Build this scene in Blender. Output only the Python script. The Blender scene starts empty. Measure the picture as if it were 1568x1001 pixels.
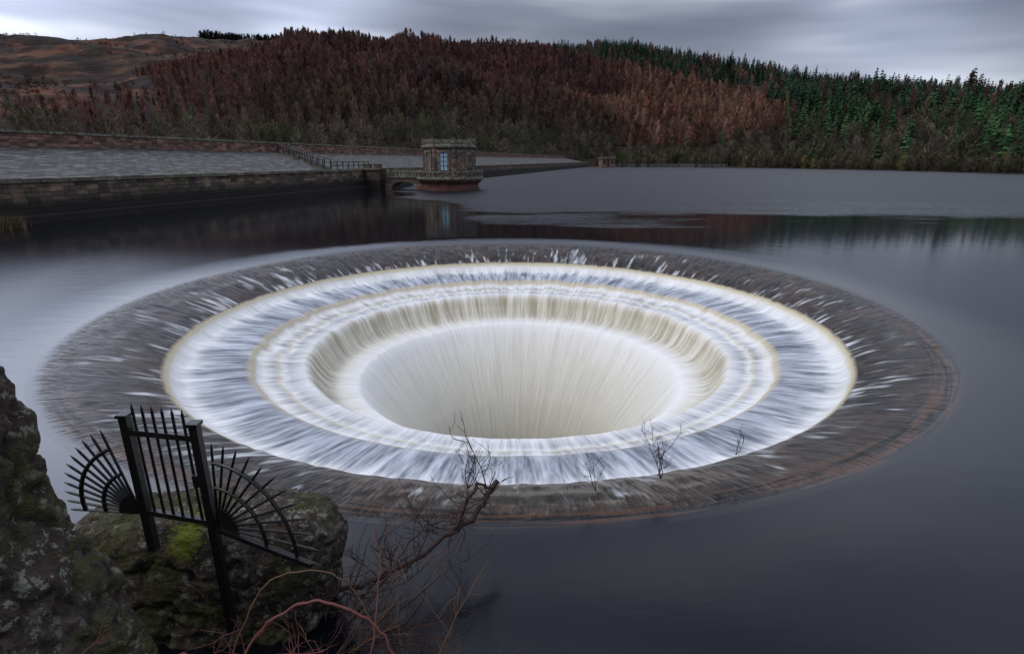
import bpy, bmesh, math, random
import numpy as np
from mathutils import Vector, Matrix
random.seed(7); rng=np.random.default_rng(11)
scene=bpy.context.scene
COL=scene.collection
# ------------------------------------------------------------------ helpers
def obj_from(name,verts,faces,mat=None,smooth=False,parent=None):
    me=bpy.data.meshes.new(name)
    verts=np.asarray(verts,dtype=np.float32)
    if isinstance(faces,np.ndarray):
        nf,k=faces.shape
        me.vertices.add(len(verts)); me.vertices.foreach_set('co',verts.ravel())
        me.loops.add(nf*k); me.loops.foreach_set('vertex_index',faces.astype(np.int32).ravel())
        me.polygons.add(nf)
        me.polygons.foreach_set('loop_start',np.arange(0,nf*k,k,dtype=np.int32))
        me.polygons.foreach_set('loop_total',np.full(nf,k,dtype=np.int32))
        me.update(calc_edges=True); me.validate()
    else:
        me.from_pydata([tuple(map(float,v)) for v in verts],[],faces); me.update()
    if smooth: me.polygons.foreach_set('use_smooth',np.ones(len(me.polygons),dtype=bool))
    o=bpy.data.objects.new(name,me); COL.objects.link(o)
    if mat: me.materials.append(mat)
    if parent: o.parent=parent
    return o
def bm_obj(name,bm,mat=None,parent=None,smooth=False):
    me=bpy.data.meshes.new(name); bmesh.ops.recalc_face_normals(bm,faces=bm.faces); bm.to_mesh(me); bm.free()
    if smooth:
        for p in me.polygons: p.use_smooth=True
    o=bpy.data.objects.new(name,me); COL.objects.link(o)
    if mat: me.materials.append(mat)
    if parent: o.parent=parent
    return o
def empty(name,loc=(0,0,0),rz=0):
    o=bpy.data.objects.new(name,None); COL.objects.link(o); o.location=loc; o.rotation_euler=(0,0,rz); o.empty_display_size=.5
    return o
def box(bm,x0,x1,y0,y1,z0,z1):
    v=[bm.verts.new(p) for p in [(x0,y0,z0),(x1,y0,z0),(x1,y1,z0),(x0,y1,z0),(x0,y0,z1),(x1,y0,z1),(x1,y1,z1),(x0,y1,z1)]]
    for f in [(0,3,2,1),(4,5,6,7),(0,1,5,4),(1,2,6,5),(2,3,7,6),(3,0,4,7)]: bm.faces.new([v[i] for i in f])
def bar(bm,p0,p1,r0,r1=None,n=6):
    p0=Vector(p0);p1=Vector(p1); r1=r0 if r1 is None else r1
    d=(p1-p0).normalized(); a=d.orthogonal().normalized(); b=d.cross(a)
    A=[];B=[]
    for i in range(n):
        t=2*math.pi*i/n; o=a*math.cos(t)+b*math.sin(t)
        A.append(bm.verts.new(p0+o*r0)); B.append(bm.verts.new(p1+o*r1))
    for i in range(n): bm.faces.new([A[i],A[(i+1)%n],B[(i+1)%n],B[i]])
    bm.faces.new(A[::-1]); bm.faces.new(B)
def prism(bm,cx,cy,prof,n,rot=0):
    rings=[]
    for r,z in prof:
        rings.append([bm.verts.new((cx+r*math.cos(rot+2*math.pi*i/n),cy+r*math.sin(rot+2*math.pi*i/n),z)) for i in range(n)])
    for a,b in zip(rings[:-1],rings[1:]):
        for i in range(n): bm.faces.new([a[i],a[(i+1)%n],b[(i+1)%n],b[i]])
    bm.faces.new(rings[0][::-1]); bm.faces.new(rings[-1])
def hash3(i,j,k,seed):
    h=(i.astype(np.int64)*374761393+j.astype(np.int64)*668265263+k.astype(np.int64)*2147483647+seed*1274126177)&0xffffffff
    h=((h^(h>>13))*1274126177)&0xffffffff
    h=(h^(h>>16))&0xffffffff
    return h/4294967295.0
def vnoise(P,seed=0):
    P=np.asarray(P,float); I=np.floor(P).astype(np.int64); F=P-I; F=F*F*(3-2*F)
    r=0
    for a in (0,1):
        for b in (0,1):
            for c in (0,1):
                w=(F[:,0] if a else 1-F[:,0])*(F[:,1] if b else 1-F[:,1])*(F[:,2] if c else 1-F[:,2])
                r=r+w*hash3(I[:,0]+a,I[:,1]+b,I[:,2]+c,seed)
    return r
def fbm(P,oct=4,seed=0):
    P=np.asarray(P,float); s=0;a=.5;t=0
    for o in range(oct):
        s=s+a*vnoise(P*2**o+o*17.3,seed+o); t+=a; a*=.5
    return s/t
# ------------------------------------------------------------------ node helpers
class NT:
    def __init__(s,name):
        s.m=bpy.data.materials.new(name); s.m.use_nodes=True; s.t=s.m.node_tree; s.t.nodes.clear()
        s.out=s.n('ShaderNodeOutputMaterial')
    def n(s,typ,**kw):
        x=s.t.nodes.new(typ)
        for k,v in kw.items(): setattr(x,k,v)
        return x
    def set(s,sock,v):
        if hasattr(v,'is_linked') or isinstance(v,bpy.types.NodeSocket): s.t.links.new(v,sock)
        elif isinstance(v,(tuple,list)) and len(v)==3 and sock.type=='RGBA': sock.default_value=(*v,1)
        else: sock.default_value=v
    def math(s,op,a,b=None,c=None,clamp=False):
        x=s.n('ShaderNodeMath',operation=op,use_clamp=clamp); s.set(x.inputs[0],a)
        if b is not None: s.set(x.inputs[1],b)
        if c is not None: s.set(x.inputs[2],c)
        return x.outputs[0]
    def vmath(s,op,a,b=None):
        x=s.n('ShaderNodeVectorMath',operation=op); s.set(x.inputs[0],a)
        if b is not None: s.set(x.inputs[1],b)
        return x
    def coord(s,kind='Object'): return s.n('ShaderNodeTexCoord').outputs[kind]
    def sep(s,v):
        x=s.n('ShaderNodeSeparateXYZ'); s.set(x.inputs[0],v); return x.outputs
    def comb(s,a,b,c):
        x=s.n('ShaderNodeCombineXYZ')
        for i,v in enumerate((a,b,c)): s.set(x.inputs[i],v)
        return x.outputs[0]
    def noise(s,vec,scale=1,detail=4,rough=.55,col=False):
        x=s.n('ShaderNodeTexNoise'); s.set(x.inputs['Vector'],vec); x.inputs['Scale'].default_value=scale
        x.inputs['Detail'].default_value=detail; x.inputs['Roughness'].default_value=rough
        return x.outputs['Color' if col else 'Fac']
    def ramp(s,fac,stops,interp='LINEAR'):
        x=s.n('ShaderNodeValToRGB'); s.set(x.inputs[0],fac); cr=x.color_ramp; cr.interpolation=interp
        while len(cr.elements)<len(stops): cr.elements.new(0.5)
        for e,(p,c) in zip(cr.elements,stops):
            e.position=p
        for e,(p,c) in zip(cr.elements,stops):
            e.color=(c,c,c,1) if not isinstance(c,(tuple,list)) else (*c,1)
        return x.outputs[0]
    def mix(s,f,a,b,mode='MIX'):
        x=s.n('ShaderNodeMix',data_type='RGBA',blend_type=mode); s.set(x.inputs[0],f); s.set(x.inputs[6],a); s.set(x.inputs[7],b)
        return x.outputs[2]
    def maprange(s,v,a,b,c=0,d=1,smooth=True):
        x=s.n('ShaderNodeMapRange'); x.interpolation_type='SMOOTHSTEP' if smooth else 'LINEAR'
        s.set(x.inputs[0],v)
        for i,q in enumerate((a,b,c,d)): s.set(x.inputs[i+1],q)
        return x.outputs[0]
    def bump(s,h,strength=.5,dist=.05,normal=None):
        x=s.n('ShaderNodeBump'); s.set(x.inputs['Height'],h); s.set(x.inputs['Strength'],strength); x.inputs['Distance'].default_value=dist
        if normal is not None: s.set(x.inputs['Normal'],normal)
        return x.outputs[0]
    def finish(s,color,rough=.8,normal=None,spec=.5,ior=1.45,metal=0):
        p=s.n('ShaderNodeBsdfPrincipled'); s.set(p.inputs['Base Color'],color); s.set(p.inputs['Roughness'],rough)
        s.set(p.inputs['Specular IOR Level'],spec); p.inputs['IOR'].default_value=ior; p.inputs['Metallic'].default_value=metal
        if normal is not None: s.set(p.inputs['Normal'],normal)
        s.t.links.new(p.outputs[0],s.out.inputs[0]); return s.m
# ------------------------------------------------------------------ world
w=bpy.data.worlds.new("World"); scene.world=w; w.use_nodes=True; t=w.node_tree; t.nodes.clear()
W=NT.__new__(NT); W.t=t; W.m=None
W.out=W.n('ShaderNodeOutputWorld')
SUN_EL=math.radians(52); SUN_ROT=math.radians(-115)
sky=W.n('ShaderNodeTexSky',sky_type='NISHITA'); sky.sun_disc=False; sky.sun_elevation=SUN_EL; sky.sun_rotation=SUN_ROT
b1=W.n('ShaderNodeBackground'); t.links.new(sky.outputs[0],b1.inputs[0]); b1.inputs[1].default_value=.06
g=W.n('ShaderNodeTexCoord').outputs['Generated']
gz=W.sep(g)
# wind-drawn cloud banks: noise stretched along a diagonal
dA=W.math('ADD',W.math('MULTIPLY',gz[0],.9),W.math('MULTIPLY',gz[2],-2.2))
dB=W.math('ADD',W.math('MULTIPLY',gz[0],.5),W.math('MULTIPLY',gz[2],6.5))
stretch=W.comb(dA,gz[1],dB)
c1=W.noise(stretch,1.6,3,.5)
cloud=W.ramp(c1,[(.34,(.135,.155,.215)),(.5,(.225,.25,.325)),(.66,(.43,.46,.53))])
zen=W.math('ADD',.85,W.math('ADD',W.math('MULTIPLY',W.math('MAXIMUM',gz[2],0),.7),W.maprange(gz[2],.19,.36,0,1.15)))  # overcast gain toward the zenith, plus an added band above view to brighten water
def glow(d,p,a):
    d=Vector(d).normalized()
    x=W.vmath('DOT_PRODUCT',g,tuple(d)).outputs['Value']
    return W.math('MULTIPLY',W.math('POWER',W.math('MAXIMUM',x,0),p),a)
gleft=W.math('MULTIPLY',glow((-.66,.68,.33),26,10.0),W.maprange(gz[2],.10,.30,.12,1))  # invented glow, mostly out of view, added so the left water reflects brighter
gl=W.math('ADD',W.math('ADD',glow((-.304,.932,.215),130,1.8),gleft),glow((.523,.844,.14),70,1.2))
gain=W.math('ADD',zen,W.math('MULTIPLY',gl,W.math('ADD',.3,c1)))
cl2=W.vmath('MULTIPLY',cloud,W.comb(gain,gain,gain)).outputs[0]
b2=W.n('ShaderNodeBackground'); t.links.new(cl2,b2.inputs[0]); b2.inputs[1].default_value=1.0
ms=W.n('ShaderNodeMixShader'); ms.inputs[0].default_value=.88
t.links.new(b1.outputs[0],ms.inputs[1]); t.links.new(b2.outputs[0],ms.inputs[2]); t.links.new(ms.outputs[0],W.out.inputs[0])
sl=bpy.data.lights.new('sun','SUN'); sl.energy=1.1; sl.angle=math.radians(25); sl.color=(1,.94,.86)
so=bpy.data.objects.new('sun',sl); COL.objects.link(so)
sd=Vector((math.sin(SUN_ROT)*math.cos(SUN_EL),math.cos(SUN_ROT)*math.cos(SUN_EL),math.sin(SUN_EL)))
so.rotation_euler=(-sd).to_track_quat('-Z','Y').to_euler()
# ------------------------------------------------------------------ camera
cam=bpy.data.cameras.new('camera'); co=bpy.data.objects.new('camera',cam); COL.objects.link(co)
cam.lens=19.17; cam.sensor_width=36; cam.clip_end=6000; cam.clip_start=.05
co.location=(0,0,4.3); co.rotation_euler=(math.radians(90-17),0,0)
scene.camera=co
scene.view_settings.view_transform='Standard'; scene.view_settings.look='None'; scene.view_settings.exposure=0
# ------------------------------------------------------------------ materials
def stone_mat(name,c1,c2,cm,bw=.8,bh=.3,swap=None,noise_amt=.5,moss=0.0,mort=.02,dark_low=False,light=.4):
    s=NT(name); p=s.coord(); x,y,z=s.sep(p)
    v=s.comb(x,z,0) if swap is None else (s.comb(x,y,0) if swap=='xy' else s.comb(y,z,0))
    n1=s.noise(p,.9,5,.6); n2=s.noise(p,5,3,.6)
    wv=s.vmath('ADD',v,s.vmath('MULTIPLY',s.noise(p,1.5,1,.5,col=True),(.10,.07,0)).outputs[0]).outputs[0]
    b=s.n('ShaderNodeTexBrick'); s.set(b.inputs['Vector'],wv)
    s.set(b.inputs['Color1'],c1); s.set(b.inputs['Color2'],c2); s.set(b.inputs['Mortar'],cm)
    b.inputs['Scale'].default_value=1; b.inputs['Mortar Size'].default_value=mort; b.inputs['Mortar Smooth'].default_value=.4
    b.inputs['Brick Width'].default_value=bw; b.inputs['Row Height'].default_value=bh; b.inputs['Bias'].default_value=-.1
    cellv=s.vmath('FLOOR',s.vmath('DIVIDE',wv,(bw,bh,1)).outputs[0]).outputs[0]
    wn=s.n('ShaderNodeTexWhiteNoise'); s.set(wn.inputs[0],cellv)
    c=s.mix(s.math('MULTIPLY',s.ramp(wn.outputs[0],[(.55,0),(.95,1)]),light),b.outputs[0],tuple(min(1,k*2.0) for k in c1))
    c=s.mix(s.math('MULTIPLY',s.ramp(wn.outputs[0],[(.05,1),(.35,0)]),light),c,tuple(k*.35 for k in c2))
    c=s.mix(s.math('MULTIPLY',s.ramp(n1,[(.40,0),(.62,1)]),noise_amt),c,(.02,.018,.016))
    c=s.mix(s.math('MULTIPLY',s.ramp(n2,[(.45,0),(.75,1)]),.45),c,tuple(min(1,k*1.8) for k in c2))
    if moss: c=s.mix(s.math('MULTIPLY',s.ramp(s.noise(p,.6,5,.7),[(.52,0),(.62,1)]),moss),c,(.06,.075,.02))
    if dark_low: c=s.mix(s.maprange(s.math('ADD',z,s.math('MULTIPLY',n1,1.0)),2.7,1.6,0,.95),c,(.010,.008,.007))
    h=s.math('ADD',s.math('MULTIPLY',b.outputs['Fac'],-1.0),n2)
    return s.finish(c,.8,s.bump(h,.8,.06))
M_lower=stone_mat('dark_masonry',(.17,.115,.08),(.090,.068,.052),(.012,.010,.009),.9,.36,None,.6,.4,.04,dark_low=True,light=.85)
M_coping=stone_mat('coping_stone',(.21,.185,.15),(.15,.13,.11),(.02,.02,.015),1.2,3,'xy',.5,.6)
M_parapet=stone_mat('red_masonry',(.25,.13,.095),(.15,.095,.075),(.04,.03,.025),.8,.28,None,.5,.15,light=.8)
M_pitch=stone_mat('stone_pitching',(.092,.088,.086),(.045,.045,.045),(.010,.012,.008),.75,.42,'xy',.5,.25,.06,light=.85)
M_tower=stone_mat('tower_stone',(.26,.155,.12),(.13,.098,.082),(.03,.025,.02),.7,.3,None,.4,.2,light=.7)
M_towerred=stone_mat('wet_red_stone',(.17,.065,.05),(.11,.052,.04),(.03,.02,.02),.9,.4,None,.4,.1)
s=NT('pale_coping'); p=s.coord(); M_pale=s.finish(s.mix(s.ramp(s.noise(p,3,5,.7),[(.4,0),(.6,1)]),(.25,.23,.19),(.07,.07,.045)),.9,s.bump(s.noise(p,9,3),.6,.03))
s=NT('black_iron'); p=s.coord(); M_iron=s.finish(s.mix(s.ramp(s.noise(p,30,4,.6),[(.55,0),(.75,1)]),(.006,.0065,.007),(.03,.022,.018)),.42,s.bump(s.noise(p,60,3),.3,.003))
s=NT('window_glass_blue'); p=s.coord(); M_win=s.finish(s.mix(s.noise(p,1.3,3),(.50,.72,.85),(.28,.46,.6)),.25)
s=NT('weathered_iron_rail'); M_rail=s.finish((.010,.011,.014),.5)

# ------------------------------------------------------------------ bellmouth spillway
CX,CY=-.30,17.7
prof=[(12.3,0.0),(12.05,-.03),(11.8,-.085),(11.5,-.16),(11.0,-.30),(10.4,-.51),(10.05,-.68),(9.93,-.76),(9.80,-.95),(9.62,-1.07),(9.2,-1.13),(8.6,-1.18),(8.25,-1.23),
 (8.12,-1.28),(8.02,-1.44),(7.9,-1.50),(7.62,-1.53),(7.50,-1.55),(7.40,-1.60),(6.95,-1.62),(6.78,-1.63),(6.66,-1.75),(6.5,-2.10),(6.28,-2.42),(6.05,-2.53),(5.6,-2.56),(5.36,-2.62),(5.15,-2.84),(4.85,-3.28),(4.4,-3.88),(3.9,-4.6),(3.4,-5.4),(2.95,-6.3),(2.6,-7.2),(2.4,-8.6),(2.3,-12),(0.02,-12.1)]
def gr(r): return r*(1-.013*np.clip((r-10.2)/1.8,0,1))
pr=np.array(prof); seg=np.sqrt((np.diff(pr,axis=0)**2).sum(1)); cum=np.r_[0,np.cumsum(seg)]
tt=np.r_[np.linspace(0,cum[np.searchsorted(-pr[:,0],-3.4)],270,endpoint=False),np.linspace(cum[np.searchsorted(-pr[:,0],-3.4)],cum[-1],60)]
rr=np.interp(tt,cum,pr[:,0]); zz=np.interp(tt,cum,pr[:,1])
ker=np.array([1,2,3,2,1])/9.
zz[2:-2]=np.convolve(zz,ker,'valid'); rr[2:-2]=np.convolve(rr,ker,'valid')
NA=1500; ang=np.linspace(0,2*np.pi,NA,endpoint=False)
TH,RR=np.meshgrid(ang,rr); ZZ=np.repeat(zz[:,None],NA,1)
def pol(th,v,n,sc,seed):
    r_=np.random.default_rng(seed).random((n,256))
    a=th/(2*np.pi)*n; i=np.floor(a).astype(int); f=a-i; f=f*f*(3-2*f)
    b=v*sc; j=np.floor(b).astype(int); h=b-j; h=h*h*(3-2*h)
    g_=lambda i,j:r_[i%n,j%256]
    return (g_(i,j)*(1-f)+g_(i+1,j)*f)*(1-h)+(g_(i,j+1)*(1-f)+g_(i+1,j+1)*f)*h
st=.3*pol(TH,RR,360,.8,1)+.4*pol(TH,RR,150,.7,2)+.3*pol(TH,RR,80,.5,3)-.5
foam=np.clip((9.95-RR)/.25,0,1)
edge=np.zeros_like(RR)
for e,wd in ((9.65,.3),(7.95,.25),(7.45,.2),(6.4,.4)): edge+=np.exp(-((RR-e)/wd)**2)
edge+=.5*np.exp(-((RR-5.1)/.5)**2)
ZZ=ZZ+foam*st*(.05+.18*edge)*np.clip((RR-2.5)/3,0,1)
R2=gr(RR)+foam*st*(.03+.22*edge)*np.clip((RR-2.5)/4,0,1)
brown=np.clip((12.0-RR)/.5,0,1)*(1-foam)
ZZ=ZZ+brown*(pol(TH,RR,260,3,8)-.5)*.035
cxr=np.interp(RR,[4,5.3,6.7,8.15,9.95,12.0],[.28,.25,.16,.06,-.07,CX])
V=np.stack([cxr+R2*np.cos(TH),R2*np.sin(TH),ZZ],-1).reshape(-1,3)
nr=len(rr); I,J=np.meshgrid(np.arange(nr-1),np.arange(NA),indexing='ij')
F=np.stack([I*NA+J,(I+1)*NA+J,(I+1)*NA+(J+1)%NA,I*NA+(J+1)%NA],-1).reshape(-1,4)
s=NT('spillway_cascade_water'); p=s.coord()
at=s.n('ShaderNodeAttribute',attribute_name='rad'); r=at.outputs['Fac']
x,y,z=s.sep(p)
L=s.vmath('NORMALIZE',s.comb(x,y,0)).outputs[0]; lx,ly,lz=s.sep(L)
def streak(K,m,detail=3,rough=.55,off=0):
    return s.noise(s.comb(s.math('MULTIPLY',lx,K),s.math('MULTIPLY',ly,K),s.math('MULTIPLY_ADD',r,m,off)),1,detail,rough)
sA=streak(22,.35,3,.6); sB=streak(70,1.1,2.5,.65,3.3)
re=s.math('ADD',r,s.math('ADD',s.math('MULTIPLY',s.math('SUBTRACT',sB,.5),.14),s.math('MULTIPLY',s.math('SUBTRACT',sA,.5),.10)))
ru=s.math('DIVIDE',re,13)
def st_(l): return [(a/13.,b) for a,b in l]
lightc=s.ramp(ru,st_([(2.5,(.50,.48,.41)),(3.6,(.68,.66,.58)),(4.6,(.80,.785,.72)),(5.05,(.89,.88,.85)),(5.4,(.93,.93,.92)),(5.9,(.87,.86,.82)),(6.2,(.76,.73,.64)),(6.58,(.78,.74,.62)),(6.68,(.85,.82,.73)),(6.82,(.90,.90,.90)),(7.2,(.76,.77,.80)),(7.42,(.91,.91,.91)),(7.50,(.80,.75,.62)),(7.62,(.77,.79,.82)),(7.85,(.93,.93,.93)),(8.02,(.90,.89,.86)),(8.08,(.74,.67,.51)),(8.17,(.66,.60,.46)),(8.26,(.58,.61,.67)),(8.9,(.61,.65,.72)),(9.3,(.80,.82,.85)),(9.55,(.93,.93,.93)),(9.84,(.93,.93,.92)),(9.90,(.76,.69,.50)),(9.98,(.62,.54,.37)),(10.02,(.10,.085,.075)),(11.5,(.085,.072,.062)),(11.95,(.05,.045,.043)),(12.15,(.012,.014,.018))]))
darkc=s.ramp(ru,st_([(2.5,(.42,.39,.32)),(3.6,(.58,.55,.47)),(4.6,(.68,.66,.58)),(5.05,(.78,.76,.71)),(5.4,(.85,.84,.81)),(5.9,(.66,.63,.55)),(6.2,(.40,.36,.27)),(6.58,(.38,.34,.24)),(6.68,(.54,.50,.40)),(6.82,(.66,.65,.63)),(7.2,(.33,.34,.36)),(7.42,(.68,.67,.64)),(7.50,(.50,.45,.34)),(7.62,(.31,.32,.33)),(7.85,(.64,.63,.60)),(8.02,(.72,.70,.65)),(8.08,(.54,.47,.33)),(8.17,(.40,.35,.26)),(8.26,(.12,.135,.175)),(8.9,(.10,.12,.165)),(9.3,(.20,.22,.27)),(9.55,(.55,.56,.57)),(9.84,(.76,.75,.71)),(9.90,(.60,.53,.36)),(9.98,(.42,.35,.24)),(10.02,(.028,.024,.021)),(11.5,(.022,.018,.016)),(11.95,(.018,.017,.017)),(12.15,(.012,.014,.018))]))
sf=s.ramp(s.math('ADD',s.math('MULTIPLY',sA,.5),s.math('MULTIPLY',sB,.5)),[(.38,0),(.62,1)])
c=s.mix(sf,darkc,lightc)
slab=s.noise(p,.8,3,.6); slab2=s.noise(p,3.5,4,.65)
zone=s.math('MULTIPLY',s.maprange(r,10.02,10.06),s.maprange(r,12.08,11.85))
bc=s.mix(s.ramp(slab,[(.46,0),(.64,1)]),(.030,.026,.023),(.080,.045,.033))
bc=s.mix(s.ramp(slab2,[(.36,0),(.64,1)]),s.vmath('MULTIPLY',bc,(.25,.25,.25)).outputs[0],bc)
bc=s.mix(s.math('MULTIPLY',s.ramp(sB,[(.42,0),(.68,1)]),.40),bc,(.12,.108,.095))
c=s.mix(s.math('MULTIPLY',zone,.92),c,bc)
rip=s.noise(s.comb(s.math('MULTIPLY',lx,5),s.math('MULTIPLY',ly,5),s.math('MULTIPLY',r,9)),1,2.5,.6)
ripz=s.math('MULTIPLY',s.math('MULTIPLY',s.maprange(r,11.4,11.75),s.maprange(r,12.25,12.1)),s.maprange(s.math('SUBTRACT',s.math('MULTIPLY',lx,.25),ly),.1,.7))
c=s.mix(s.math('MULTIPLY',s.ramp(rip,[(.50,0),(.56,.7)]),ripz),c,(.10,.05,.028))
c=s.mix(s.math('MULTIPLY',s.ramp(rip,[(.40,.9),(.46,0)]),ripz),c,(.006,.005,.005))
sp=streak(55,1.0,2,.5,11); clump=streak(7,.5,2,.6,20)
near=s.math('ADD',s.maprange(r,11.6,10.1,-.05,.03,smooth=False),s.maprange(r,10.6,10.0,0,.05,smooth=False))
leftb=s.math('MULTIPLY',s.maprange(lx,-.6,-.95),.04)
thr=s.math('ADD',s.math('ADD',sp,s.math('ADD',near,leftb)),s.math('MULTIPLY',s.math('SUBTRACT',clump,.5),.55))
spm=s.math('MULTIPLY',s.ramp(thr,[(.60,0),(.82,1)]),s.maprange(r,11.8,11.2))
spm=s.math('MULTIPLY',spm,s.maprange(r,9.98,10.05))
c=s.mix(s.math('MULTIPLY',spm,.85),c,(.74,.77,.80))
rough=s.ramp(s.math('DIVIDE',r,13),st_([(5,.7),(9.9,.6),(10.1,.32),(11.6,.28),(12.1,.18),(12.25,.17)]))
rough=s.math('MAXIMUM',rough,s.math('MULTIPLY',spm,.6))
bs=s.maprange(r,12.25,11.9,0,.5)
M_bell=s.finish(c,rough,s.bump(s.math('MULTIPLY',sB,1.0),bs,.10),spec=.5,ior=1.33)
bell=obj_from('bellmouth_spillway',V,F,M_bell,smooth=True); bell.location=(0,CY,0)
a=bell.data.attributes.new('rad','FLOAT','POINT'); a.data.foreach_set('value',RR.astype(np.float32).ravel())

# ------------------------------------------------------------------ reservoir water
r0=float(gr(np.array(12.3)))
wr=np.r_[np.linspace(r0,15,28,endpoint=False),np.geomspace(15,1700,80)]
NW=1500; aw=np.linspace(0,2*np.pi,NW,endpoint=False)
TW,RW=np.meshgrid(aw,wr); q=np.clip((RW-r0)/2.2,0,1); ZW=.07*(1-(1-q)**2.2)
VW=np.stack([CX+RW*np.cos(TW),RW*np.sin(TW),ZW],-1).reshape(-1,3)
I,J=np.meshgrid(np.arange(len(wr)-1),np.arange(NW),indexing='ij')
FW=np.stack([I*NW+J,I*NW+(J+1)%NW,(I+1)*NW+(J+1)%NW,(I+1)*NW+J],-1).reshape(-1,4)
s=NT('reservoir_water'); p=s.coord(); x,y,z=s.sep(p)
wind=s.noise(s.comb(s.math('MULTIPLY',x,.022),s.math('MULTIPLY',y,.075),0),1,4,.6)
lee=s.math('MULTIPLY',s.math('MAXIMUM',s.math('SUBTRACT',-2,x),0),2.6)   # calm water in the lee of the dam
yy_=s.math('SUBTRACT',s.math('ADD',y,s.math('MULTIPLY',s.math('SUBTRACT',wind,.5),60)),lee)
dist=s.maprange(yy_,20,42)
calm=s.maprange(y,2,13,.17,.075)
rgh=s.math('ADD',s.math('MULTIPLY',dist,.27),calm)
rip=s.noise(s.comb(s.math('MULTIPLY',x,.9),s.math('MULTIPLY',y,2.2),0),1,3,.6)
nr_=s.bump(rip,s.math('MULTIPLY_ADD',dist,.97,.010),.50)
M_water=s.finish((.005,.006,.009),rgh,nr_,ior=1.38)
water=obj_from('reservoir_water',VW,FW,M_water,smooth=True); water.location=(0,CY,0)

# ------------------------------------------------------------------ hills
uS=[-1.4,-.86,-.4,0,.13,.3,.5,.7,.87,1.1,1.4]; S_=[110,150,220,330,385,370,300,235,192,155,130]
def Sh(u): return np.interp(u,uS,S_)
def Rd(u): return np.interp(u,[-1.4,-.8,-.4,0,.3,.6,.9,1.4],[700,820,950,930,800,640,560,520])
def stop(u): return np.interp(u,[-1.4,-.82,-.6,-.45,-.4,-.3,-.2,-.18,-.16,0,.08,.2,.3,.4,.5,.7,.85,1.0,1.4],
    [.168,.178,.181,.180,.180,.171,.171,.185,.170,.169,.168,.169,.154,.139,.124,.109,.095,.088,.08])
def hill_z(X,Y):
    u=X/np.maximum(Y,1); S=Sh(u); R=Rd(u); tq=(Y-S)/(R-S)
    ztop=4.3+stop(u)*R
    z0=np.interp(u,[-.2,.15],[3.0,.6])
    tc=np.clip(tq,0,1)
    z=z0+(ztop-z0)*(1-(1-tc)**1.25)
    P=np.stack([X/90,Y/90,X*0],-1).reshape(-1,3)
    n=(fbm(P,5,3).reshape(X.shape)-.5)
    z=z+n*40*np.clip(tc*3,0,1)*np.clip((1.0-tc)*5,0.08,1)
    z=np.where(tq<0,np.maximum(z0+tq*60,-4),z)
    z=np.where(tq>1,ztop+n*3-(Y-R)*.10,z)
    return z
def moor_mask(u,v,pn): return v>np.interp(u,[-.95,-.8,-.6,-.48,-.40,-.34],[.045,.075,.125,.158,.172,.22])+pn*.06
us=np.linspace(-1.4,1.4,420); ts=np.r_[np.linspace(-.06,0,5,endpoint=False),np.linspace(0,1.0,150),np.linspace(1.03,1.8,14)]
U,T=np.meshgrid(us,ts); Yh=Sh(U)+T*(Rd(U)-Sh(U)); Xh=U*Yh; Zh=hill_z(Xh,Yh)
VH=np.stack([Xh,Yh,Zh],-1).reshape(-1,3)
nT,nU=U.shape; I,J=np.meshgrid(np.arange(nT-1),np.arange(nU-1),indexing='ij')
FH=np.stack([I*nU+J,I*nU+J+1,(I+1)*nU+J+1,(I+1)*nU+J],-1).reshape(-1,4)
s=NT('moorland'); p=s.coord()
n1=s.noise(s.vmath('MULTIPLY',p,(.007,.006,.03)).outputs[0],1,6,.66); n2=s.noise(s.vmath('MULTIPLY',p,(.06,.02,.06)).outputs[0],1,5,.72); n3=s.noise(p,.010,4,.6)
c=s.ramp(n1,[(.36,(.020,.016,.014)),(.45,(.055,.036,.028)),(.50,(.17,.070,.040)),(.55,(.055,.038,.026)),(.64,(.12,.062,.040))])
c=s.mix(s.ramp(n3,[(.48,0),(.58,.45)]),c,(.042,.040,.022))
c=s.mix(s.ramp(n2,[(.44,.9),(.58,0)]),c,(.018,.013,.012))
fa=s.n('ShaderNodeAttribute',attribute_name='forest').outputs['Fac']
c=s.mix(fa,c,(.035,.024,.020))
M_moor=s.finish(c,.95,s.bump(n2,.7,3),spec=.1)
ho=obj_from('moorland_hills',VH,FH,M_moor,smooth=True)
vv_=(Zh-4.3)/Yh; pnh=fbm(np.stack([Xh/60,Yh/60,Xh*0],-1).reshape(-1,3),3,9).reshape(Xh.shape)-.5
a=ho.data.attributes.new('forest','FLOAT','POINT'); a.data.foreach_set('value',(1-moor_mask(U,vv_,pnh).astype(np.float32)).ravel())

# ------------------------------------------------------------------ distant forests (baked masses)
def proto_broad(wr=.26,n=50,seed=0,low=.10,peak=.45,fine=1.0,up=.6):
    g=np.random.default_rng(seed); tris=[]
    tris.append([(-.012,0,0),(.012,0,0),(0,0,.9)]); tris.append([(0,-.012,0),(0,.012,0),(0,0,.9)])
    for i in range(n):
        q=g.random(); z0=low+(.97-low)*q; a=g.random()*6.283
        prof=(min(1,(q+.12)/peak))**.6*(min(1,(1.03-q)/(1-peak)))**.65
        rad=wr*max(.08,prof)*g.uniform(.35,1.1); d=np.array([math.cos(a),math.sin(a),0]); s_=np.array([-d[1],d[0],0])
        b=d*rad*g.uniform(.2,.8)+np.array([0,0,z0-.09]); tip=d*rad*g.uniform(.9,1.2)+np.array([0,0,z0+up*.14*g.uniform(.2,1.5)])
        ww=fine*wr*g.uniform(.07,.19); sd_=s_*ww+np.array([0,0,g.uniform(-.4,.4)*ww])
        tris.append([b-sd_,b+sd_,tip])
    return np.array(tris,float)
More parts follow.
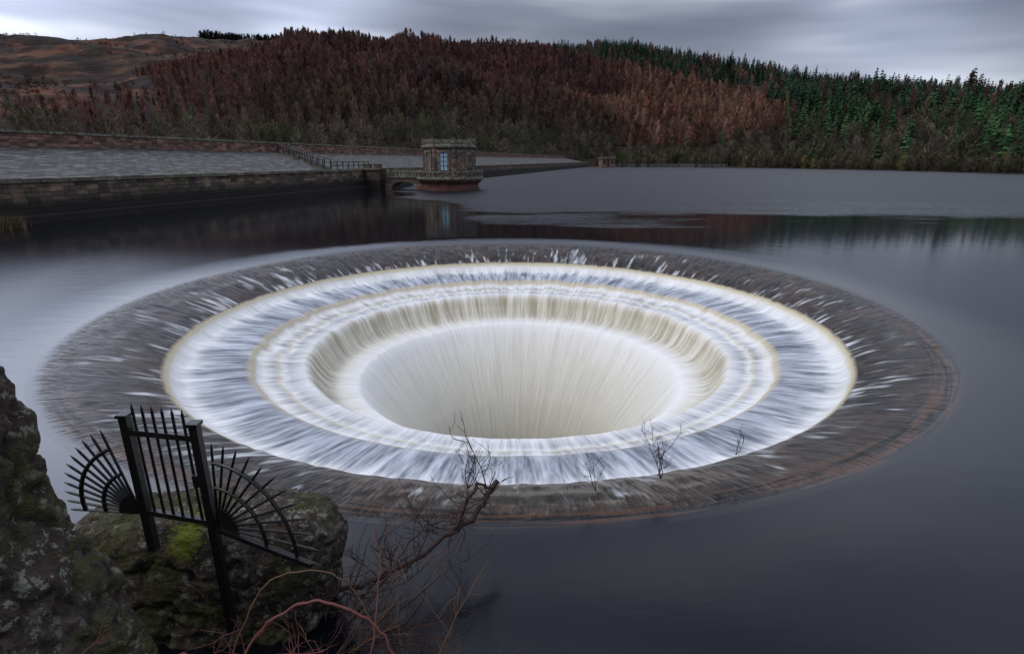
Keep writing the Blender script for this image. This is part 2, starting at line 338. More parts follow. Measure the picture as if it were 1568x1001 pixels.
def proto_conifer(wr=.19,seed=0):
    g=np.random.default_rng(seed); tris=[]
    tris.append([(-.012,0,0),(.012,0,0),(0,0,1)]); tris.append([(0,-.02,.2),(0,.02,.2),(0,0,1.02)])
    for L_ in range(9):
        q=L_/9.; z0=.08+.88*q; rad=wr*(1-q)**.8+.014
        for k in range(5):
            a=g.random()*6.283; d=np.array([math.cos(a),math.sin(a),0]); s_=np.array([-d[1],d[0],0])
            rd=rad*g.uniform(.6,1.2)
            b=np.array([0,0,z0+.06]); m=d*rd*.55+np.array([0,0,z0+.01]); tip=d*rd+np.array([0,0,z0-.05*g.random()])
            tris.append([b,m-s_*rd*.36,tip]); tris.append([b,tip,m+s_*rd*.36])
    return np.array(tris,float)
def bake(name,protos,pos,hgt,wid,tint,mat):
    Vs=[];Ts=[]; n=len(pos); which=rng.integers(0,len(protos),n); rot=rng.random(n)*6.283
    for k,pt in enumerate(protos):
        idx=np.where(which==k)[0]
        if len(idx)==0: continue
        P=pt.reshape(-1,3); c,s_=np.cos(rot[idx])[:,None],np.sin(rot[idx])[:,None]
        X=(P[None,:,0]*c-P[None,:,1]*s_)*wid[idx][:,None]; Y=(P[None,:,0]*s_+P[None,:,1]*c)*wid[idx][:,None]
        Z=P[None,:,2]*hgt[idx][:,None]
        Q=np.stack([X+pos[idx,0][:,None],Y+pos[idx,1][:,None],Z+pos[idx,2][:,None]],-1)
        tv=tint[idx][:,None,:]*np.repeat(rng.uniform(.8,1.2,(len(idx),len(pt))),3,1)[:,:,None]
        Vs.append(Q.reshape(-1,3)); Ts.append(tv.reshape(-1,3))
    Vv=np.concatenate(Vs); Tv=np.clip(np.concatenate(Ts),0,1); Fv=np.arange(len(Vv)).reshape(-1,3)
    o=obj_from(name,Vv,Fv,mat)
    a=o.data.attributes.new('tint','FLOAT_COLOR','POINT')
    a.data.foreach_set('color',np.concatenate([Tv,np.ones((len(Tv),1))],1).astype(np.float32).ravel())
    return o
s=NT('foliage'); at=s.n('ShaderNodeAttribute',attribute_name='tint')
dfn=s.n('ShaderNodeBsdfDiffuse'); s.set(dfn.inputs[0],at.outputs['Color'])
trn=s.n('ShaderNodeBsdfTranslucent'); s.set(trn.inputs[0],at.outputs['Color'])
mx=s.n('ShaderNodeMixShader'); mx.inputs[0].default_value=.30
s.t.links.new(dfn.outputs[0],mx.inputs[1]); s.t.links.new(trn.outputs[0],mx.inputs[2]); s.t.links.new(mx.outputs[0],s.out.inputs[0]); M_fol=s.m
step=6.6
gx,gy=np.meshgrid(np.arange(-900,900,step),np.arange(110,985,step))
px=(gx+rng.uniform(-.5,.5,gx.shape)*step*1.1).ravel(); py=(gy+rng.uniform(-.5,.5,gy.shape)*step*1.1).ravel()
u=px/py; tq=(py-Sh(u))/(Rd(u)-Sh(u))
ok=(np.abs(u)<.96)&(tq>.004)&(tq<1.03); px,py,u,tq=px[ok],py[ok],u[ok],tq[ok]
pz=hill_z(px,py); v=(pz-4.3)/py
pn=fbm(np.stack([px/60,py/60,px*0],-1),3,9)-.5; pn2=fbm(np.stack([px/30,py/30,px*0],-1),3,19)-.5; pn3=fbm(np.stack([px/110,py/50,px*0],-1),3,29)-.5
moor=moor_mask(u,v,pn)
ub=np.interp(v,[.0,.04,.075,.115,.145,.165],[.47,.47,.455,.33,.18,.06])
con=(u>ub+pn*.06)
shore=(v<np.interp(u,[-.5,-.1,.1,.2,.5,.9],[.035,.060,.050,.022,.038,.050])+pn*.04)
mix_=rng.random(len(px))
con_m=con&(~shore)&(~moor)&(mix_>.14)
con_m|=(con&shore&(mix_>.80))
lar=(~moor)&(~con_m)&(~shore)
sho=(~moor)&shore&(~con_m)
P3=np.stack([px,py,pz-.3],-1)
i=np.where(lar)[0]; n=len(i)
orange=np.clip((u[i]-.10+pn[i]*.2)/.08,0,1)*np.clip((.50-u[i])/.05,0,1)*np.clip((.150-v[i])/.03,0,1)
base=np.array([.135,.072,.062])[None]*(1-orange[:,None])+np.array([.225,.125,.092])[None]*orange[:,None]
grey=np.clip((pn2[i]+.03)*4.5,0,1)[:,None]*(1-orange[:,None]*.7); base=base*(1-grey*.65)+np.array([.068,.055,.050])*grey*.65
red=np.clip((pn3[i]-.02)*6,0,1)[:,None]*(1-orange[:,None]); base=base*(1-red*.5)+np.array([.175,.078,.070])*red*.5
low_=np.clip((.11-v[i])/.05,0,1)[:,None]*(1-orange[:,None]); base=base*(1-low_*.6)+np.array([.098,.090,.064])*low_*.6
left=np.clip((-.35-u[i])/.2,0,1)[:,None]; base=base*(1-left*.5)+np.array([.16,.074,.060])*left*.5
bright=rng.uniform(.45,1.6,(n,1))*np.where(rng.random((n,1))>.88,1.35,1)
tint=base*bright*(1+rng.normal(0,.06,(n,3)))
hh=rng.uniform(9,17,n)*(1-.45*left[:,0])*(.85+.5*np.clip(pn2[i]+.3,0,1)); bake('larch_forest',[proto_broad(seed=k,peak=.38,n=64) for k in range(8)],P3[i],hh,hh*rng.uniform(.95,1.4,n),tint,M_fol)
i=np.where(con_m)[0]; n=len(i)
hh=rng.uniform(8,17,n)*np.where(rng.random(n)>.90,1.3,1)
tint=np.array([.038,.070,.044])*rng.uniform(.4,1.7,(n,1))*(1+rng.normal(0,.06,(n,3)))
lowr=np.clip((.10-v[i])/.05,0,1)[:,None]; tint=tint*(1+lowr*np.array([.5,.6,.15]))
bake('conifer_forest',[proto_conifer(seed=k) for k in range(6)],P3[i],hh,hh*rng.uniform(1.2,1.6,n),np.clip(tint,0,1),M_fol)
i=np.where(sho)[0]; n=len(i)
hh=rng.uniform(6,12,n); g_=np.clip(.5+pn2[i]*3+rng.normal(0,.2,n),0,1)[:,None]
tint=(np.array([.14,.11,.085])*(1-g_)+np.array([.090,.100,.058])*g_)*rng.uniform(.5,1.5,(n,1))
shr=((u[i]>.17)&(u[i]<.37)&(rng.random(n)>.35)); tint[shr]=np.array([.040,.115,.030])*rng.uniform(.6,1.4,(shr.sum(),1)); hh[shr]*=.6
bake('shoreline_woodland',[proto_broad(seed=40+k,n=80,wr=.36,peak=.55,fine=.6) for k in range(6)],P3[i],hh,hh*rng.uniform(.95,1.4,n),tint,M_fol)
uu=rng.uniform(.15,.98,1500); yy=Sh(uu)+rng.uniform(-3,16,len(uu)); n=len(uu); X=uu*yy
P_=np.stack([X,yy,np.maximum(hill_z(X,yy)-.3,-.2)],-1); hh=rng.uniform(2.5,8,n)*np.interp(uu,[.15,.5,1],[1,.9,.75]); g_=rng.random((n,1))
tint=(np.array([.17,.135,.105])*(1-g_)+np.array([.10,.105,.06])*g_)*rng.uniform(.5,1.5,(n,1))
yl=rng.random(n)>.95; tint[yl]=np.array([.27,.24,.09])
bake('waterside_shrubs',[proto_broad(seed=60+k,n=90,wr=.42,peak=.5,low=.06,fine=.5) for k in range(5)],P_,hh,hh,tint,M_fol)
uu=rng.uniform(-.515,-.34,280); yy=Rd(uu)*rng.uniform(.985,1.0,280); X=uu*yy; P_=np.stack([X,yy,hill_z(X,yy)-1],-1)
hh=rng.uniform(13,22,280)*np.interp(uu,[-.515,-.48,-.34],[1.15,1,.8])
bake('skyline_pine_row',[proto_broad(seed=80+k,n=60,wr=.24,up=.2,low=.40,peak=.5) for k in range(4)],P_,hh,hh,np.array([.022,.026,.022])*rng.uniform(.7,1.3,(280,1)),M_fol)
q=rng.random((1600,2)); uu=-.95+q[:,0]*.55; tq_=q[:,1]; yy=Sh(uu)+tq_*(Rd(uu)*.97-Sh(uu)); X=uu*yy; zz_=hill_z(X,yy); m_=moor_mask(uu,(zz_-4.3)/yy,0)&(fbm(np.stack([X/40,yy/40,X*0],-1),2,77)>.5)
P_=np.stack([X,yy,zz_-.2],-1)[m_]; n=len(P_); hh=rng.uniform(1.0,3.5,n)
bake('moor_scrub',[proto_broad(seed=90+k,n=30,wr=.6,peak=.5) for k in range(4)],P_,hh,hh*1.4,np.array([.07,.040,.028])*rng.uniform(.4,1.3,(n,1)),M_fol)

# ------------------------------------------------------------------ dam
RZ=math.atan2(.970,.2425)
dam=empty('stone_dam',(-34,38,0),RZ)
def strip(name,pts,mat,t0,t1,parent,closed=True,stepx=3,sub=None):
    n=max(2,int((t1-t0)/stepx)); xs=np.linspace(t0,t1,n+1); k=len(pts)
    V_=[(x,p_[0],p_[1]) for x in xs for p_ in pts]; F_=[]
    for i in range(n):
        for j in range(k if closed else k-1):
            a=i*k+j; b=i*k+(j+1)%k; F_.append((a,b,b+k,a+k))
    if closed: F_.append(tuple(range(k))[::-1]); F_.append(tuple(range(n*k,n*k+k)))
    return obj_from(name,V_,F_,mat,parent=parent)
T0,T1=-30,345
strip('wall_plinth',[(-1.1,-3),(-.75,.55),(-.25,.62),(-.25,-3)],M_lower,T0,T1,dam)
strip('lower_wall',[(-.24,-3),(-.22,.6),(0,2.78),(1.0,2.78),(1.0,-3)],M_lower,T0,T1,dam)
bm=bmesh.new(); x=T0
while x<T1:
    L_=random.uniform(1.0,1.5); dz=random.uniform(-.03,.04); box(bm,x,x+L_-.05,-.16+random.uniform(-.03,.03),.85,2.783,3.08+dz); x+=L_
bm_obj('wall_coping',bm,M_coping,dam)
strip('grass_verge',[(1.003,2.7),(1.003,3.02),(2.2,3.06),(2.2,2.6)],M_coping,T0,T1,dam)
strip('pitched_slope',[(2.203,3.0),(8,4.12),(15,5.45),(15.5,5.45),(15.5,2)],M_pitch,T0,T1,dam,closed=False)
strip('parapet_wall',[(15.0,5.2),(15.0,6.72),(15.5,6.72),(15.5,5.2)],M_parapet,T0,T1,dam)
strip('crest_road',[(15.503,5.6),(22,5.6),(40,0),(15.503,0)],M_pitch,T0,T1,dam)
bm=bmesh.new(); x=T0
while x<T1:
    L_=random.uniform(.8,1.2); box(bm,x,x+L_-.02,14.88,15.62,6.723,6.97+random.uniform(-.03,.03)); x+=L_
bm_obj('parapet_coping',bm,M_pale,dam)
stair=empty('dam_staircase',(-34,38,0),RZ)
bm=bmesh.new(); NS=26
for i in range(NS):
    f=i/NS; tx=50-8*f; ww=14.8-12.6*f; zc=5.45-2.35*f+.12
    box(bm,tx-1.0,tx+.9,ww-.5,ww+.1,zc-.5,zc)
bm_obj('steps',bm,M_coping,stair)
bm=bmesh.new()
for side in (-1.0,.9):
    prev=None
    for i in range(9):
        f=i/8; q=Vector((50-8*f+side,14.6-12.6*f,5.55-2.35*f)); top=q+Vector((0,0,1.15)); bar(bm,q,top,.08)
        if prev:
            bar(bm,prev,top,.07); bar(bm,prev-Vector((0,0,.5)),top-Vector((0,0,.5)),.05)
        prev=top
prev=None
for i in range(8):
    q=Vector((41+1.5*i,.75,3.05)); top=q+Vector((0,0,1.0)); bar(bm,q,top,.07)
    if prev: bar(bm,prev,top,.065); bar(bm,prev-Vector((0,0,.5)),top-Vector((0,0,.5)),.05)
    prev=top
bm_obj('handrail',bm,M_rail,stair)

# ------------------------------------------------------------------ footbridge (dam-local axes)
fb=empty('stone_footbridge',(-34,38,0),RZ)
bm=bmesh.new(); box(bm,48.3,53.2,-2.6,-.26,-3,2.9); box(bm,48.1,53.4,-2.75,-.2,2.903,3.15)
box(bm,48.2,49.1,-2.7,-1.8,3.153,3.75); box(bm,48.2,49.1,-1.1,-.3,3.153,3.75)
bm_obj('abutment',bm,M_lower,fb)
bm=bmesh.new()
def arch(bm,x0,x1,w0,w1,a0,a1,ztop,zs,rise):
    lo=[(w0,-3),(w0,ztop),(w1,ztop),(w1,-3),(a1,-3),(a1,zs)]
    for i in range(1,12):
        th=math.pi*i/12; lo.append(((a0+a1)/2+(a1-a0)/2*math.cos(th),zs+rise*math.sin(th)))
    lo+=[(a0,zs),(a0,-3)]
    A=[bm.verts.new((x0,w_,z_)) for w_,z_ in lo]; B=[bm.verts.new((x1,w_,z_)) for w_,z_ in lo]
    bm.faces.new(A); bm.faces.new(B[::-1])
    for i in range(len(lo)): bm.faces.new([A[i],B[i],B[(i+1)%len(lo)],A[(i+1)%len(lo)]])
arch(bm,50,52.6,-8.9,-2.603,-7.6,-3.6,1.75,.25,.95)
bm_obj('arch_span',bm,M_tower,fb)
bm=bmesh.new()
box(bm,49.85,52.75,-8.9,-2.76,1.753,1.95)
for x0 in (49.87,52.45):
    box(bm,x0,x0+.28,-8.9,-2.77,2.6,2.82)
    for k in range(13): box(bm,x0+.05,x0+.23,-8.7+k*.47,-8.5+k*.47,1.953,2.597)
    for k in (0,1): box(bm,x0-.04,x0+.33,-8.85+k*5.4,-8.4+k*5.4,1.956,2.95)
bm_obj('balustrade',bm,M_pale,fb)

# ------------------------------------------------------------------ valve tower
tw=empty('valve_tower',(-9.3,85,0),0)
rot=math.radians(-90-8+22.5)
bm=bmesh.new(); prism(bm,0,0,[(4.55,-3),(4.5,.25),(4.3,.3),(4.25,.9),(4.75,1.35),(4.8,1.55)],24); bm_obj('drum',bm,M_towerred,tw)
bm=bmesh.new(); prism(bm,0,0,[(4.95,1.553),(5.0,1.62),(5.0,1.85),(4.9,1.9)],24)
for i in range(48):
    a_=2*math.pi*i/48; c_,s_=math.cos(a_),math.sin(a_); r_=.14 if i%6 else .24
    prism(bm,4.7*c_,4.7*s_,[(r_,1.903),(r_*.7,2.1),(r_,2.3),(r_,2.55 if i%6 else 2.85)],6,a_)
rings=[[bm.verts.new((rr_*math.cos(2*math.pi*i/48),rr_*math.sin(2*math.pi*i/48),z_)) for i in range(48)] for rr_,z_ in ((4.5,2.553),(4.9,2.553),(4.9,2.75),(4.5,2.75))]
for a_ in range(4):
    for i in range(48): bm.faces.new([rings[a_][i],rings[a_][(i+1)%48],rings[(a_+1)%4][(i+1)%48],rings[(a_+1)%4][i]])
bm_obj('balcony',bm,M_pale,tw)
R8=3.75
bm=bmesh.new(); prism(bm,0,0,[(R8+.15,1.904),(R8+.15,2.5),(R8,2.6),(R8,5.95)],8,rot); bm_obj('tower_body',bm,M_tower,tw)
bm=bmesh.new(); prism(bm,0,0,[(R8+.1,5.953),(R8+.35,6.05),(R8+.35,6.3),(R8+.1,6.4),(R8+.1,6.55)],8,rot)
ap=(R8+.05)
for i in range(8):
    a0=rot+2*math.pi*i/8; a1=rot+2*math.pi*(i+1)/8
    p0=Vector((ap*math.cos(a0),ap*math.sin(a0),0)); p1=Vector((ap*math.cos(a1),ap*math.sin(a1),0))
    bar(bm,p0+Vector((0,0,6.553)),p0+Vector((0,0,7.3)),.24,.2,8)
    for k in (1,2,3,4): 
        q=p0.lerp(p1,k/5); bar(bm,q+Vector((0,0,6.553)),q+Vector((0,0,6.95)),.12,.12,6)
    bar(bm,p0+Vector((0,0,7.02)),p1+Vector((0,0,7.02)),.13,.13,4)
bm_obj('cornice_and_parapet',bm,M_pale,tw)
bm=bmesh.new()
for i in range(8):
    a0=rot+2*math.pi*i/8; bar(bm,((R8+.02)*math.cos(a0),(R8+.02)*math.sin(a0),2.6),((R8+.02)*math.cos(a0),(R8+.02)*math.sin(a0),5.95),.22,.22,4)
bm_obj('quoins',bm,M_tower,tw)
apo=R8*math.cos(math.pi/8)
for i in range(8):
    am=rot+2*math.pi*(i+.5)/8
    wnd=empty('window_%d'%i,(apo*math.cos(am),apo*math.sin(am),0),am+math.pi/2); wnd.parent=tw
    gl_=(i%2==1)
    bm=bmesh.new(); box(bm,-.5,.5,-.04,.1,2.9,5.3); bm_obj('pane_%d'%i,bm,M_win if gl_ else M_tower,wnd)
    bm=bmesh.new(); box(bm,-.78,-.503,-.16,.1,2.75,5.35); box(bm,.503,.78,-.16,.1,2.75,5.35); box(bm,-.9,.9,-.22,.1,5.353,5.65); box(bm,-.85,.85,-.22,.1,2.5,2.747)
    bm_obj('surround_%d'%i,bm,M_pale,wnd)
    if gl_:
        bm=bmesh.new(); box(bm,-.04,.04,-.1,-.043,2.9,5.3)
        for zz_ in (3.5,4.1,4.7): box(bm,-.5,-.043,-.09,-.045,zz_,zz_+.06); box(bm,.043,.5,-.09,-.045,zz_,zz_+.06)
        bm_obj('glazing_bars_%d'%i,bm,M_rail,wnd)

# ------------------------------------------------------------------ gatehouse & far low wall
gh=empty('stone_gatehouse',(56,338,0),.2)
bm=bmesh.new(); box(bm,-3.8,3.8,-3,3,-1,5); bm_obj('walls',bm,M_tower,gh)
bm=bmesh.new(); box(bm,-4.3,4.3,-3.5,3.5,5.003,5.6)
for k in range(5): box(bm,-4.2+k*1.9,-3.4+k*1.9,-3.4,-2.8,5.603,6.4)
bm_obj('parapet',bm,M_pale,gh)
bm=bmesh.new(); box(bm,-.6,.6,-3.08,-3.003,1,4); box(bm,-2.8,-1.8,-3.08,-3.003,2,4); box(bm,1.8,2.8,-3.08,-3.003,2,4); bm_obj('openings',bm,M_rail,gh)
bm=bmesh.new()
pts=[(60,352),(90,347),(125,330)]
for (x0,y0),(x1,y1) in zip(pts[:-1],pts[1:]):
    vv=[]
    for (xx,yy2) in ((x0,y0),(x1,y1)):
        vv.append([bm.verts.new((xx,yy2,-1)),bm.verts.new((xx,yy2,2.2)),bm.verts.new((xx,yy2+1,2.2)),bm.verts.new((xx,yy2+1,-1))])
    for j in range(4): bm.faces.new([vv[0][j],vv[1][j],vv[1][(j+1)%4],vv[0][(j+1)%4]])
bm_obj('shore_wall',bm,M_pitch)

# ------------------------------------------------------------------ foreground rocks
def rock_mat():
    s=NT('lichen_rock'); p=s.coord()
    n0=s.noise(p,2.2,5,.65); n1=s.noise(p,9,6,.7); n2=s.noise(p,28,4,.7); n3=s.noise(s.vmath('ADD',p,(7,3,1)).outputs[0],12,6,.75); n4=s.noise(s.vmath('ADD',p,(1,9,4)).outputs[0],1.6,5,.6)
    c=s.ramp(n1,[(.34,(.008,.006,.005)),(.5,(.055,.039,.031)),(.68,(.16,.12,.095))])
    c=s.mix(s.ramp(n0,[(.42,0),(.62,.5)]),c,(.075,.046,.034))
    lic=s.math('MULTIPLY',s.ramp(n3,[(.55,0),(.575,.9)]),s.ramp(n0,[(.40,.25),(.54,1)]))
    c=s.mix(lic,c,(.30,.31,.24))
    c=s.mix(s.math('MULTIPLY',s.ramp(n4,[(.48,0),(.58,1)]),s.ramp(n1,[(.4,0),(.55,.85)])),c,(.070,.078,.016))
    geo=s.n('ShaderNodeNewGeometry')
    d=s.vmath('LENGTH',s.vmath('MULTIPLY',s.vmath('SUBTRACT',geo.outputs['Position'],(-2.82,3.82,1.18)).outputs[0],(1.2,.35,.75)).outputs[0]).outputs['Value']
    mo=s.math('MULTIPLY',s.maprange(s.math('ADD',d,s.math('MULTIPLY',s.math('SUBTRACT',n2,.5),.45)),.20,.09),.9)
    c=s.mix(mo,c,(.20,.23,.015))
    h=s.math('ADD',n1,s.math('MULTIPLY',n2,.5))
    return s.finish(c,.85,s.bump(h,1,.07))
M_rock=rock_mat()
def rock(name,center,half,fn=None,seed=0,amp=.10,n=110,pw=4.0):
    bm=bmesh.new(); bmesh.ops.create_cube(bm,size=2); bmesh.ops.subdivide_edges(bm,edges=bm.edges[:],cuts=n,use_grid_fill=True)
    me=bpy.data.meshes.new(name); bm.to_mesh(me); bm.free()
    P=np.empty(len(me.vertices)*3); me.vertices.foreach_get('co',P); P=P.reshape(-1,3)
    nrm=(np.abs(P)**pw).sum(1)**(1/pw); Q=P/nrm[:,None]
    D=Q/np.linalg.norm(Q,axis=1)[:,None]
    Wp=Q*np.array(half)
    cr=np.abs(fbm(Wp*2.6+seed+9,4,seed+2)-.5)*2
    Wp=Wp+D*((fbm(Wp*1.7+seed,5,seed)-.5)[:,None]*amp*2.4+(fbm(Wp*9+seed,5,seed+5)-.5)[:,None]*amp*1.1-np.clip(.12-cr,0,1)[:,None]*amp*5)
    if fn is not None: Wp=fn(Wp)
    me.vertices.foreach_set('co',Wp.astype(np.float32).ravel()); me.polygons.foreach_set('use_smooth',np.ones(len(me.polygons),dtype=bool)); me.update()
    me.materials.append(M_rock); o=bpy.data.objects.new(name,me); COL.objects.link(o); o.location=center; return o
def fnA(Wp):
    Wp=Wp.copy(); zr=(Wp[:,2]-.9)
    Wp[:,0]+=np.clip(Wp[:,0]/1.3,0,1)*np.clip(zr,-2,0)*.34
    Wp[:,2]-=np.clip(-Wp[:,0]-.2,0,2)*.06
    return Wp
rock('mossy_boulder',(-2.84,4.34,.36),(1.42,.46,.93),fnA,3,.08)
def fnB(Wp):
    Wp=Wp.copy(); Wp[:,0]+=-(Wp[:,2]-.7)*.20; Wp[:,0]-=.18*np.exp(-((Wp[:,2]-.35)/.5)**2); return Wp
rock('mossy_boulder.001',(-3.60,2.55,1.86),(1.0,.5,1.58),fnB,8,.10)
gx,gy=np.meshgrid(np.linspace(-9,9,261),np.linspace(-6,4.6,157))
def bank(x,y):
    e=np.interp(x,[-9,-2.3,-1.9,-1.4,-1.0,9],[4.3,3.7,3.2,1.6,.4,.2])
    base=2.35-np.clip(y,0,5)*.64
    over=np.clip(y-e,0,3)
    z=base-over*4
    n=fbm(np.stack([x*1.3,y*1.3,x*0],-1).reshape(-1,3),6,4).reshape(x.shape)-.5
    return np.maximum(z+n*.5,-2.5)
bz=bank(gx,gy); VB=np.stack([gx,gy,bz],-1).reshape(-1,3); nY,nX=gx.shape
I,J=np.meshgrid(np.arange(nY-1),np.arange(nX-1),indexing='ij'); FB=np.stack([I*nX+J,I*nX+J+1,(I+1)*nX+J+1,(I+1)*nX+J],-1).reshape(-1,4)
s=NT('bank_soil'); p=s.coord(); n1=s.noise(p,6,6,.7)
M_soil=s.finish(s.ramp(n1,[(.35,(.010,.007,.006)),(.5,(.045,.026,.020)),(.65,(.06,.048,.02))]),.95,s.bump(s.noise(p,25,4,.7),1,.05),spec=.2)
obj_from('bank_ground',VB,FB,M_soil,smooth=True)

# ------------------------------------------------------------------ fan railing
bm=bmesh.new()
CL=Vector((-2.98,3.807,1.553)); CR=Vector((-2.36,3.66,1.553)); up=Vector((0,0,1))
gdir=(CR-CL)
def sqbar(p0,p1,w): bar(bm,p0,p1,w*.72,None,4)
sqbar(CL-up*.35,CL+up*.86,.062); sqbar(CR-up*1.05,CR+up*.86,.06)
sqbar(CL+up*.02,CR+up*.02,.042); sqbar(CL+up*.74,CR+up*.76,.046)
for c_ in (CL,CR): sqbar(c_+up*.865,c_+up*.89,.085)
for i in range(1,7):
    q=CL+gdir*(i/7.); bar(bm,q+up*.0,q+up*.94,.012,.011,6)
    bar(bm,q+up*.94,q+up*.985,.011,.001,6)
sqbar(CR+up*.35-gdir*.07,CR+up*.45-gdir*.07,.07)
def fan(C,e,r0,r1,a0,a1,n,rings,hub):
    e=e.normalized()
    def P(a,rad): return C+e*(rad*math.cos(a))+up*(rad*math.sin(a))
    def R(a): f=(a-a0)/(a1-a0); return r0+(r1-r0)*f
    for i in range(n):
        a=a0+(a1-a0)*i/(n-1); bar(bm,P(a,.03),P(a,R(a)*.97),.0115,.010,6); bar(bm,P(a,R(a)*.97),P(a,R(a)*1.04),.010,.001,6)
    for q in rings:
        prev=None
        for i in range(33):
            a=a0+(a1-a0)*i/32; c_=P(a,R(a)*q)
            if prev is not None: bar(bm,prev,c_,.017,None,6)
            prev=c_
    nrm=e.cross(up)
    pts=[P(a0+(a1-a0)*i/10,hub) for i in range(11)]+[C]
    vs0=[bm.verts.new(q+nrm*.012) for q in pts]; vs1=[bm.verts.new(q-nrm*.012) for q in pts]
    bm.faces.new(vs0); bm.faces.new(vs1[::-1])
    for i in range(len(pts)): bm.faces.new([vs0[i],vs0[(i+1)%len(pts)],vs1[(i+1)%len(pts)],vs1[i]])
rad=math.radians
fan(CR+Vector((.04,0,-.02)),Vector((.95,-.3,0)),.92,.73,rad(-8),rad(84),12,(.80,.50),.20)
fan(CL+Vector((-.04,0,0)),Vector((-1,.08,0)),.60,.74,rad(0),rad(76),11,(.80,.50),.18)
sqbar(CR+up*-.03,CR+Vector((.95,-.3,0)).normalized()*.90+up*-.155,.036)
bm_obj('iron_fan_railing',bm,M_iron)

# ------------------------------------------------------------------ branches and brambles
def bark(name,c1,c2):
    s=NT(name); p=s.coord(); return s.finish(s.mix(s.noise(p,20,3,.6),c1,c2),.7)
M_red=bark('bramble_stem',(.10,.022,.022),(.20,.07,.05)); M_tan=bark('tan_stem',(.09,.045,.022),(.17,.10,.05)); M_twig=bark('reddish_twig',(.014,.008,.007),(.060,.024,.020))
def smoothline(pts,n=8,jit=.0):
    P=[Vector(p) for p in pts]; out=[]
    for i in range(len(P)-1):
        p0=P[max(i-1,0)];p1=P[i];p2=P[i+1];p3=P[min(i+2,len(P)-1)]
        for k in range(n):
            t_=k/n; q=.5*((2*p1)+(-p0+p2)*t_+(2*p0-5*p1+4*p2-p3)*t_*t_+(-p0+3*p1-3*p2+p3)*t_**3)
            out.append(q+Vector((random.gauss(0,jit),random.gauss(0,jit),random.gauss(0,jit))))
    out.append(P[-1]); return out
def curve_obj(name,lines,mat,parent=None):
    cu=bpy.data.curves.new(name,'CURVE'); cu.dimensions='3D'; cu.bevel_depth=1; cu.bevel_resolution=1
    for pts,r0,r1 in lines:
        sp_=cu.splines.new('POLY'); sp_.points.add(len(pts)-1)
        for i,p_ in enumerate(pts):
            sp_.points[i].co=(*p_,1); sp_.points[i].radius=r0+(r1-r0)*i/max(1,len(pts)-1)
    cu.materials.append(mat); o=bpy.data.objects.new(name,cu); COL.objects.link(o)
    if parent: o.parent=parent
    return o
def twigs(lines,start,d,length,r,depth,upb=.15,spread=.7):
    pts=[Vector(start)]; d=Vector(d).normalized(); n=7
    for i in range(n):
        d=(d+Vector((random.gauss(0,.18),random.gauss(0,.18),random.gauss(0,.18)+upb*.2))).normalized()
        pts.append(pts[-1]+d*length/n)
    lines.append((pts,r,r*.45))
    if depth>0:
        for k in range(random.randint(2,4)):
            i=random.randint(1,n-1)
            nd=(d+Vector((random.gauss(0,spread),random.gauss(0,spread),random.gauss(0,spread)+upb))).normalized()
            twigs(lines,pts[i],nd,length*random.uniform(.4,.7),r*.62,depth-1,upb,spread)
lines=[]
main=smoothline([(-1.95,3.95,.25),(-1.7,4.2,.38),(-1.18,4.42,.42),(-.62,4.85,.58),(-.40,5.05,.62),(-.16,5.45,.80)],6,.015)
lines.append((main,.020,.034))
m2=smoothline([(-.62,4.85,.58),(-.45,5.1,.85),(-.36,5.2,.9),(-.22,5.3,.78)],5,.014); lines.append((m2,.024,.012))
m3=smoothline([(-1.5,4.0,.2),(-1.15,4.2,.6),(-.95,4.6,.75),(-.5,4.9,.8)],6,.018); lines.append((m3,.014,.006))
for k in range(26):
    q=main[random.randint(4,len(main)-1)]; twigs(lines,q,(random.gauss(0,1),random.gauss(0,.6),random.gauss(0.1,.6)),random.uniform(.3,.75),.0075,2)
for k in range(24):
    twigs(lines,(random.uniform(-1.9,-1.0),random.uniform(3.2,4.1),random.uniform(.1,.5)),(random.uniform(.1,1),random.gauss(0,.3),random.uniform(-.1,.8)),random.uniform(.5,1.1),.0065,2)
curve_obj('bare_branch',lines,M_twig)
def sapling(name,base,h,n=3,r=.008,dep=3):
    ls=[]
    for k in range(n): twigs(ls,base,(random.gauss(0,.5),random.gauss(0,.3),1),h*random.uniform(.7,1.1),r,dep,.35,.55)
    return curve_obj(name,ls,M_twig)
sapling('bare_sapling',(-.62,6.65,-.1),.62,4,.007,3)
sapling('bare_sapling.001',(1.15,6.5,-.05),.6,2,.005,2)
sapling('bare_sapling.002',(2.15,6.9,-.1),.7,3,.007,3)
sapling('bare_sapling.003',(3.65,7.9,-.3),.5,2,.005,2)
ls=[]
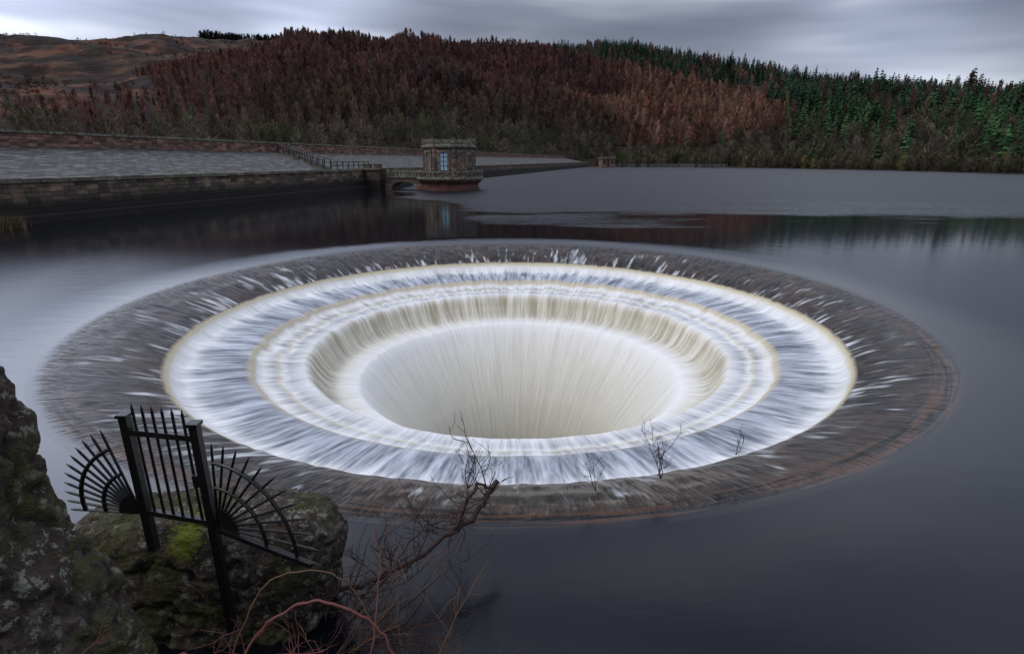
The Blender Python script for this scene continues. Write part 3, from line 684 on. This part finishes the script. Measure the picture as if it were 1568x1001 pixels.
ls.append((smoothline([(-1.55,2.2,1.5),(-1.41,2.37,1.80),(-1.13,2.42,1.98),(-.88,2.40,1.95),(-.70,2.37,1.80),(-.62,2.3,1.6)],7,.004),.008,.007))
ls.append((smoothline([(-.80,2.2,1.5),(-.76,2.35,1.8),(-.76,2.6,2.1),(-.81,2.72,2.24)],6,.005),.006,.003))
ls.append((smoothline([(-2.3,2.0,1.3),(-1.95,2.1,1.75),(-1.7,2.2,1.85),(-1.4,2.2,1.6)],6,.006),.007,.004))
ls.append((smoothline([(-2.2,1.7,1.9),(-2.0,1.9,2.1),(-1.75,2.05,2.0),(-1.62,2.1,1.75)],6,.006),.006,.004))
for k in range(15):
    q=(random.uniform(-2.6,-.8),random.uniform(2.1,2.7),random.uniform(1.0,1.5)); twigs(ls,q,(random.uniform(-.6,.8),random.gauss(0,.3),random.uniform(.1,.6)),random.uniform(.3,.6),.0040,2,.0,.6)
curve_obj('bramble_plant',ls,M_red)
ls=[]
ls.append((smoothline([(-1.7,2.5,1.4),(-1.5,2.6,1.85),(-1.32,2.64,1.98),(-1.05,2.64,1.98),(-.88,2.6,1.8),(-.8,2.55,1.6)],6,.004),.005,.003))
ls.append((smoothline([(-.5,2.5,1.3),(-.35,2.7,1.6),(-.15,2.9,1.85)],6,.004),.004,.002))
for k in range(14): twigs(ls,(random.uniform(-1.6,-.3),random.uniform(2.5,3.4),random.uniform(.4,1.1)),(random.gauss(0,.6),random.gauss(0,.3),1),random.uniform(.4,.8),.0035,2,.1,.5)
curve_obj('dry_stem_plant',ls,M_tan)
tr=[]
for k in range(600):
    b=np.array([-32.6+rng.normal(0,.5),35.2+rng.normal(0,.5),-.05]); a_=rng.random()*6.28; L_=rng.uniform(.4,1.2)
    tip=b+np.array([math.cos(a_)*.45*L_,math.sin(a_)*.45*L_,L_]); w_=np.array([-math.sin(a_),math.cos(a_),0])*.025
    tr.append([b-w_,b+w_,tip])
s=NT('dry_grass'); p=s.coord(); M_dry=s.finish(s.mix(s.noise(p,3,3),(.14,.09,.045),(.06,.045,.022)),.9)
obj_from('dry_grass_tuft',np.array(tr).reshape(-1,3),np.arange(1800).reshape(-1,3),M_dry)
print('done')
